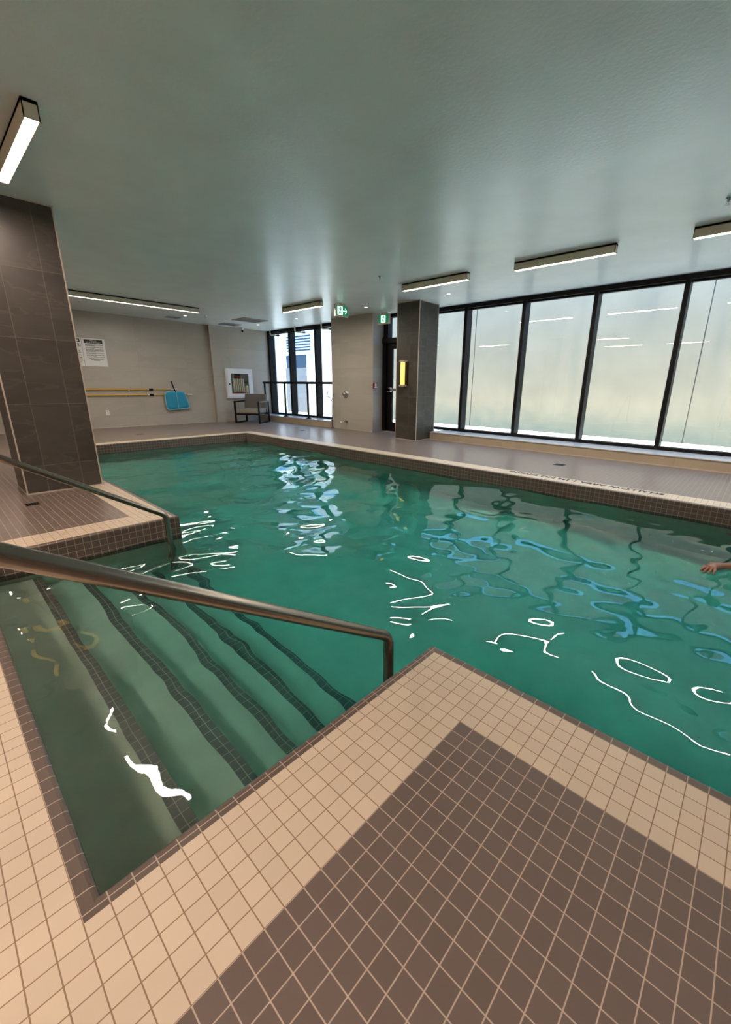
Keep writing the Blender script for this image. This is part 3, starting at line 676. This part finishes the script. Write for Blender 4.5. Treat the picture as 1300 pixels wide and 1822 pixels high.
# notice boards on the end wall
XW = XE
def notice(y0, y1, z0, z1, label): 
    o = empty('notice_board', (XW, (y0 + y1) / 2, z0), label, 'sign'); box_part('board', M_white, o, XW, XW + .006, y0, y1, z0, z1); return o
MX = lambda y, z: Matrix.Translation((XW + .0065, y, z)) @ Matrix(((0, 0, 1, 0), (1, 0, 0, 0), (0, 1, 0, 0), (0, 0, 0, 1)))
o = notice(1.58, 2.045, 1.47, 2.095, 'white notice with black heading panel and rows of fine print')
box_part('heading', M_ink, o, XW + .006, XW + .0075, 1.625, 2.0, 1.985, 2.07, label='black heading panel')
text_mesh('heading_text', 'HEALTH', .036, M_white, Matrix.Translation((.0015, 0, 0)) @ MX(1.812, 2.032), o, align='CENTER')
text_mesh('heading_text', 'SERVICE ADVISORY', .033, M_white, Matrix.Translation((.0015, 0, 0)) @ MX(1.812, 1.996), o, align='CENTER')
mb = MB(); z = 1.965; rr = random.Random(3)
for grp in (3, 2, 4, 2, 2, 1):
    for k in range(grp):
        y = 1.64
        e = 2.0 if k < grp - 1 or grp == 1 else 1.84
        while y < e:
            wd = rr.uniform(.012, .035); mb.box(XW + .006, XW + .007, y, min(y + wd, e), z - .009, z); y += wd + .006
        z -= .0165
    z -= .014
for k, (a, b) in enumerate(((1.68, 1.98), (1.71, 1.95), (1.77, 1.89))):
    y = a
    while y < b:
        wd = rr.uniform(.012, .03); mb.box(XW + .006, XW + .007, y, min(y + wd, b), z - .012, z); y += wd + .006
    z -= .02
part(mb, 'fine_print', M_ink, o, 'rows of illegible fine print')
o = notice(1.12, 1.57, 1.47, 2.095, 'white notice with bold black print, half hidden by the slate column')
mb = MB()
for y, z, a, b in ((1.47, 2.0, .075, .075), (1.49, 1.94, .03, .03), (1.48, 1.9, .07, .035), (1.5, 1.80, .02, .02), (1.49, 1.76, .04, .02), (1.5, 1.70, .015, .03), (1.49, 1.64, .04, .03), (1.46, 1.59, .09, .02), (1.48, 1.55, .03, .02)):
    frame_box(mb, XW + .006, XW + .007, y, y + a, z, z + b, min(a, b) * .3)
part(mb, 'bold_print', M_ink, o)

# pool poles and leaf net hung on the end wall
def pole(z, y1, label):
    o = empty('telescopic_pole', (XW + .05, 1.9, z), label, 'pool pole', 'yellow telescopic pool poles on the end wall')
    mb = MB(); mb.tube([(XW + .05, .35, z), (XW + .05, 2.84, z)], .017, 10); part(mb, 'outer_tube', M_yellow, o)
    mb = MB(); mb.tube([(XW + .05, 2.84, z), (XW + .05, 2.87, z)], .02, 10); part(mb, 'white_ring', M_white, o); mb = MB(); mb.tube([(XW + .05, y1 - .13, z), (XW + .05, y1, z)], .015, 10); part(mb, 'end_tip', M_white, o, 'white tip')
    mb = MB(); mb.tube([(XW + .05, 2.87, z), (XW + .05, 2.97, z)], .026, 10); part(mb, 'lock_collar', M_black, o, 'black locking collar')
    mb = MB(); mb.tube([(XW + .05, 2.97, z), (XW + .05, y1 - .13, z)], .012, 10); part(mb, 'inner_tube', M_yellow, o)
    for y in (1.0, 2.4): mb = MB(); mb.box(XW, XW + .06, y - .015, y + .015, z - .03, z - .012); part(mb, 'wall_hook', M_chrome, o)
pole(.935, 3.56, 'upper yellow pool pole on the end wall'); pole(.80, 3.99, 'lower yellow pool pole on the end wall')
o = empty('leaf_skimmer', (XW + .08, 3.5, .4), 'turquoise leaf skimmer net with black handle hung over the pool poles', 'pool net')
xN = XW + .095
mb = MB(); mb.tube([(xN, 3.44, 1.15), (xN, 3.5, .95), (xN, 3.53, .86)], .016, 8); part(mb, 'handle', M_black, o, 'black handle')
out = [(3.27, .86), (3.4, .90), (3.55, .885), (3.68, .885), (3.76, .85), (3.80, .72), (3.86, .47), (3.80, .43), (3.55, .415), (3.30, .40), (3.25, .46), (3.235, .65), (3.24, .8)]
mb = MB(); mb.tube([(xN, a, b) for a, b in out] + [(xN, *out[0])], .012, 8); part(mb, 'rim', M_bluef, o, 'pale blue rim')
mb = MB(); n = len(out); cyc = (3.53, .66)
vs = [(xN + .004, a, b) for a, b in out] + [(xN + .03, cyc[0] + (a - cyc[0]) * .75, cyc[1] + (b - cyc[1]) * .75) for a, b in out] + [(xN + .03, *cyc)]
mb.add(vs, [(i, (i + 1) % n, n + (i + 1) % n, n + i) for i in range(n)] + [(n + i, n + (i + 1) % n, 2 * n) for i in range(n)])
vs2 = [(v[0] - .004, v[1], v[2]) for v in vs]; mb.add(vs2, [(i, (i + 1) % n, n + (i + 1) % n, n + i) for i in range(n)] + [(n + i, n + (i + 1) % n, 2 * n) for i in range(n)])
part(mb, 'net', M_blue, o, 'turquoise net')
mb = MB(); mb.tube([(xN + .034, 3.53, .87), (xN + .036, 3.535, .66), (xN + .03, 3.55, .42)], .006, 6); part(mb, 'centre_rib', M_bluef, o)

def outlet(Xp, y, z, label):
    o = empty('wall_outlet', (Xp, y, z), label, 'outlet')
    mb = MB(); mb.box(Xp, Xp + .006, y - .037, y + .037, z - .06, z + .06, bev=.002); part(mb, 'cover_plate', M_white, o)
    mb = MB(); mb.box(Xp + .006, Xp + .009, y - .018, y + .018, z - .042, z - .008); mb.box(Xp + .006, Xp + .009, y - .018, y + .018, z + .008, z + .042); part(mb, 'socket', M_fix, o)
outlet(XE, 1.865, .375, 'white outlet plate low on the end wall below the poles')
outlet(-11.18, 5.95, .32, 'small outlet plate on the wall behind the armchair')

# floor drains
def drain(x, y, label, s=.05):
    o = empty('floor_drain', (x, y, 0), label, 'floor drain', 'small square floor drains')
    mb = MB(); frame_box(MB(), 0, 0, 0, 0, 0, 0, 0); mb.box(x - s, x + s, y - s, y + s, .0005, .003); part(mb, 'drain_frame', M_drain, o)
    mb = MB()
    for i in range(5): mb.box(x - s * .8, x + s * .8, y - s * .8 + i * s * .36, y - s * .8 + i * s * .36 + s * .16, .003, .004)
    part(mb, 'grate', M_black, o)
drain(-9.39, 1.92, 'floor drain on the deck below the pool poles', .07)
drain(-7.65, 5.06, 'floor drain on the deck before the corner windows', .07)
drain(-1.27, 4.96, 'floor drain on the deck beside the long window wall', .075)
drain(-4.05, -.75, 'floor drain on the brown tiles before the left column', .05)

# lettering on the beige border, read from the window side
Mt = Matrix.Translation((.215, 4.005, .0012)) @ Matrix.Rotation(math.pi, 4, 'Z')
t = text_mesh('deck_lettering', 'SHALLOW AREA 1.1M NO DIVING', .12, M_ink, Matrix.Identity(4), None, ext=.0006, bold=.0035)
xsz = max(v.co.x for v in t.data.vertices)
t.data.transform(Matrix.Diagonal((1.79 / xsz, 1, 1, 1))); t.data.transform(Mt)
tag(t, 'black depth warning lettering on the far beige pool border', 'lettering')

# ---------------------------------------------------------------- stair handrails
def handrail(x, y0, z0, y1, z1, label, top=(-1.42, .86)):
    """sloping tube: bend at (y1,z1) into a post going down into the water; upper end levels out and goes down to the deck"""
    o = empty('handrail', (x, -1.6, 0), label, 'handrail', 'stainless handrails of the pool steps')
    r = .022; sl = (z0 - z1) / (y1 - y0)
    d = Vector((0, 1, -sl)).normalized(); a = Vector((x, y0, z0)); b = Vector((x, y1, z1))
    rb = .075
    def fillet(p, c, q, rb, n=8):
        p, c, q = Vector(p), Vector(c), Vector(q); d1 = (p - c).normalized(); d2 = (q - c).normalized()
        ang = d1.angle(d2); t = rb / math.tan(ang / 2); P1 = c + d1 * t; P2 = c + d2 * t
        out = []
        cen = c + (d1 + d2).normalized() * (rb / math.sin(ang / 2))
        v1 = P1 - cen; v2 = P2 - cen
        for i in range(n + 1):
            out.append(cen + v1.normalized().slerp(v2.normalized(), i / n) * rb)
        return out
    pend = Vector((x, y1 + .005, -.80)); 
    ytop = -1.36; ctop = Vector((x, ytop, z1 + sl * (y1 - ytop))); fl = Vector((x, ytop - .35, ctop.z)); dn = Vector((x, ytop - .35, 0))
    pts = [dn] + fillet(dn, fl, ctop, .09) + fillet(fl, ctop, b, .12) + fillet(ctop, b, pend, rb) + [Vector((x, y1 + .005, -.3)), pend]
    # densify the long run
    mb = MB(); mb.tube(pts, r, 20); part(mb, 'rail_tube', M_steel, o)
    mb = MB(); mb.lathe([(.022, .012), (.05, .01), (.055, 0)], (x, ytop - .35, 0), 20); part(mb, 'flange', M_steel, o)
    o['_y'] = 0
handrail(-.12, -1.24, .80, -.165, .105, 'near, larger stainless handrail over the steps, its post behind the beige corner')
handrail(-2.64, -1.0, .635, -.09, .055, 'far stainless handrail standing before the slate column, its post dipping into the water')

# ---------------------------------------------------------------- swimmer at the right edge
def swimmer():
    J = {'pel': (1.52, 3.18, -.32, .125), 'belly': (1.38, 3.10, -.27, .115), 'chest': (1.2, 2.99, -.22, .135), 'neckb': (1.1, 2.93, -.15, .075), 'neck': (1.05, 2.905, -.10, .058),
         'hd1': (1.0, 2.885, -.045, .075), 'hd2': (.975, 2.87, .0, .092), 'hd3': (.97, 2.87, .045, .078),
         's1': (1.22, 2.80, -.19, .06), 'e1': (.965, 2.63, -.18, .042), 'w1': (.825, 2.44, -.145, .027), 'p1': (.80, 2.385, -.14, .03), 'q1': (.785, 2.345, -.14, .033),
         's2': (1.0, 3.08, -.19, .06), 'e2': (.98, 3.33, -.26, .042), 'w2': (.9, 3.5, -.25, .027), 'p2': (.88, 3.55, -.25, .03),
         'h1': (1.58, 3.12, -.34, .09), 'k1': (1.95, 3.2, -.5, .06), 'a1': (2.33, 3.28, -.42, .038), 't1': (2.5, 3.34, -.48, .028),
         'h2': (1.55, 3.26, -.34, .09), 'k2': (1.9, 3.42, -.42, .06), 'a2': (2.28, 3.5, -.52, .038), 't2': (2.46, 3.55, -.56, .028)}
    Ed = [('pel', 'belly'), ('belly', 'chest'), ('chest', 'neckb'), ('neckb', 'neck'), ('neck', 'hd1'), ('hd1', 'hd2'), ('hd2', 'hd3'), ('chest', 's1'), ('s1', 'e1'), ('e1', 'w1'), ('w1', 'p1'), ('p1', 'q1'),
          ('chest', 's2'), ('s2', 'e2'), ('e2', 'w2'), ('w2', 'p2'), ('pel', 'h1'), ('h1', 'k1'), ('k1', 'a1'), ('a1', 't1'), ('pel', 'h2'), ('h2', 'k2'), ('k2', 'a2'), ('a2', 't2')]
    for hnd, base, dirv, side in (('1', Vector((.785, 2.345, -.14)), Vector((-.25, -.95, -.05)).normalized(), Vector((.95, -.25, 0))), ('2', Vector((.88, 3.55, -.25)), Vector((-.6, .5, 0)).normalized(), Vector((.5, .6, 0)))):
        for k, (off_, L) in enumerate(((-.03, .062), (-.01, .078), (.011, .074), (.031, .058))):
            root = 'q1' if hnd == '1' else 'p2'
            prev = root
            for s_, (fr, dz, rr_) in enumerate(((.25, .004, .0095), (.6, .0, .0085), (1, -.014, .007))):
                nm = f'f{hnd}{k}{s_}'; p = base + side * off_ * (1 + .25 * fr) + dirv * (.022 + L * fr) + Vector((0, 0, dz))
                J[nm] = (*p, rr_); Ed.append((prev, nm)); prev = nm
        prev = 'p1' if hnd == '1' else 'p2'
        pb = Vector(J[prev][:3])
        for s_, (a_, c_, rr_) in enumerate(((.01, -.035, .012), (.035, -.052, .0095), (.06, -.056, .0085))):
            nm = f't{hnd}{s_}'; p = pb + dirv * a_ + side * c_ + Vector((0, 0, -.006 * s_)); J[nm] = (*p, rr_); Ed.append((prev, nm)); prev = nm
    names = list(J); me = bpy.data.meshes.new('swimmer_body')
    org = Vector((1.2, 2.99, -.3))
    me.from_pydata([Vector(J[n][:3]) - org for n in names], [(names.index(a), names.index(b)) for a, b in Ed], [])
    o = bpy.data.objects.new('body', me); C.objects.link(o)
    root = bpy.data.objects.new('person', None); C.objects.link(root); root.location = org; root['_o'] = tuple(org)
    tag(root, 'swimmer in the water with black hair, one bare arm reaching forward', 'person')
    o.parent = root
    sk = o.modifiers.new('skin', 'SKIN'); sk.use_smooth_shade = True
    sv = me.skin_vertices[0].data
    for i, n in enumerate(names): sv[i].radius = (J[n][3], J[n][3]); sv[i].use_root = (n == 'pel')
    ss = o.modifiers.new('sub', 'SUBSURF'); ss.levels = 2; ss.render_levels = 2
    bpy.context.view_layer.update()
    em = bpy.data.meshes.new_from_object(o.evaluated_get(bpy.context.evaluated_depsgraph_get()))
    o.modifiers.clear(); o.data = em; em.materials.clear(); em.materials.append(M_skin)
    for p in em.polygons: p.use_smooth = True
    o['_o'] = tuple(org)
    # face
    hd = Vector((.972, 2.868, .01)); f = Vector((-.80, -.55, .1)).normalized(); rt = f.cross(Vector((0, 0, 1))).normalized(); up = rt.cross(f)
    def ball(c, r, sc=(1, 1, 1), seg=14):
        bm = bmesh.new(); bmesh.ops.create_uvsphere(bm, u_segments=seg, v_segments=seg // 2 + 2, radius=1)
        vs = [Vector(c) + rt * (v.co.x * r * sc[0]) + f * (v.co.y * r * sc[1]) + up * (v.co.z * r * sc[2]) for v in bm.verts]
        fs = [[v.index for v in q.verts] for q in bm.faces]; bm.free(); return vs, fs
    mb = MB()
    for s_ in (-1, 1): mb = MB(); mb.add(*ball(hd + f * .078 + rt * .03 * s_ + up * .005, .011), 0, True); part(mb, 'eye', M_white, o)
    mb = MB(); mb.add(*ball(hd + f * .09 - up * .018, .016, (.8, 1, 1.4)), 0, True); part(mb, 'nose', M_skin, o)
    mb = MB(); mb.add(*ball(hd + f * .078 - up * .052, .022, (1.1, .4, .35)), 0, True); part(mb, 'mouth', M_red, o)
    mb = MB()
    for s_ in (-1, 1): mb = MB(); mb.add(*ball(hd + rt * .086 * s_ - up * .005, .026, (.35, .7, 1.1)), 0, True); part(mb, 'ear', M_skin, o)
    mb = MB(); mb.add(*ball(hd - f * .02 + up * .03, .105, (.95, 1.0, .92), 24), 0, True); part(mb, 'hair', M_hair, o, 'short black hair')
    mb = MB(); mb.tube([(1.44, 3.135, -.285), (1.52, 3.18, -.32), (1.6, 3.2, -.35)], [.13, .145, .13], 18); mb.tube([(1.56, 3.11, -.34), (1.72, 3.15, -.41)], [.105, .09], 14); mb.tube([(1.54, 3.26, -.34), (1.70, 3.33, -.38)], [.105, .09], 14); part(mb, 'swim_shorts', M_suit, root, 'black swim shorts')
swimmer()

for o in S.objects:
    for k in ('_o', '_y'):
        if k in o: del o[k]
cyc = S.cycles
cyc.max_bounces = 14; cyc.diffuse_bounces = 5; cyc.glossy_bounces = 6; cyc.transmission_bounces = 10; cyc.transparent_max_bounces = 16
cyc.sample_clamp_indirect = 25; cyc.caustics_refractive = True; cyc.caustics_reflective = True; cyc.blur_glossy = .3
cyc.use_denoising = True
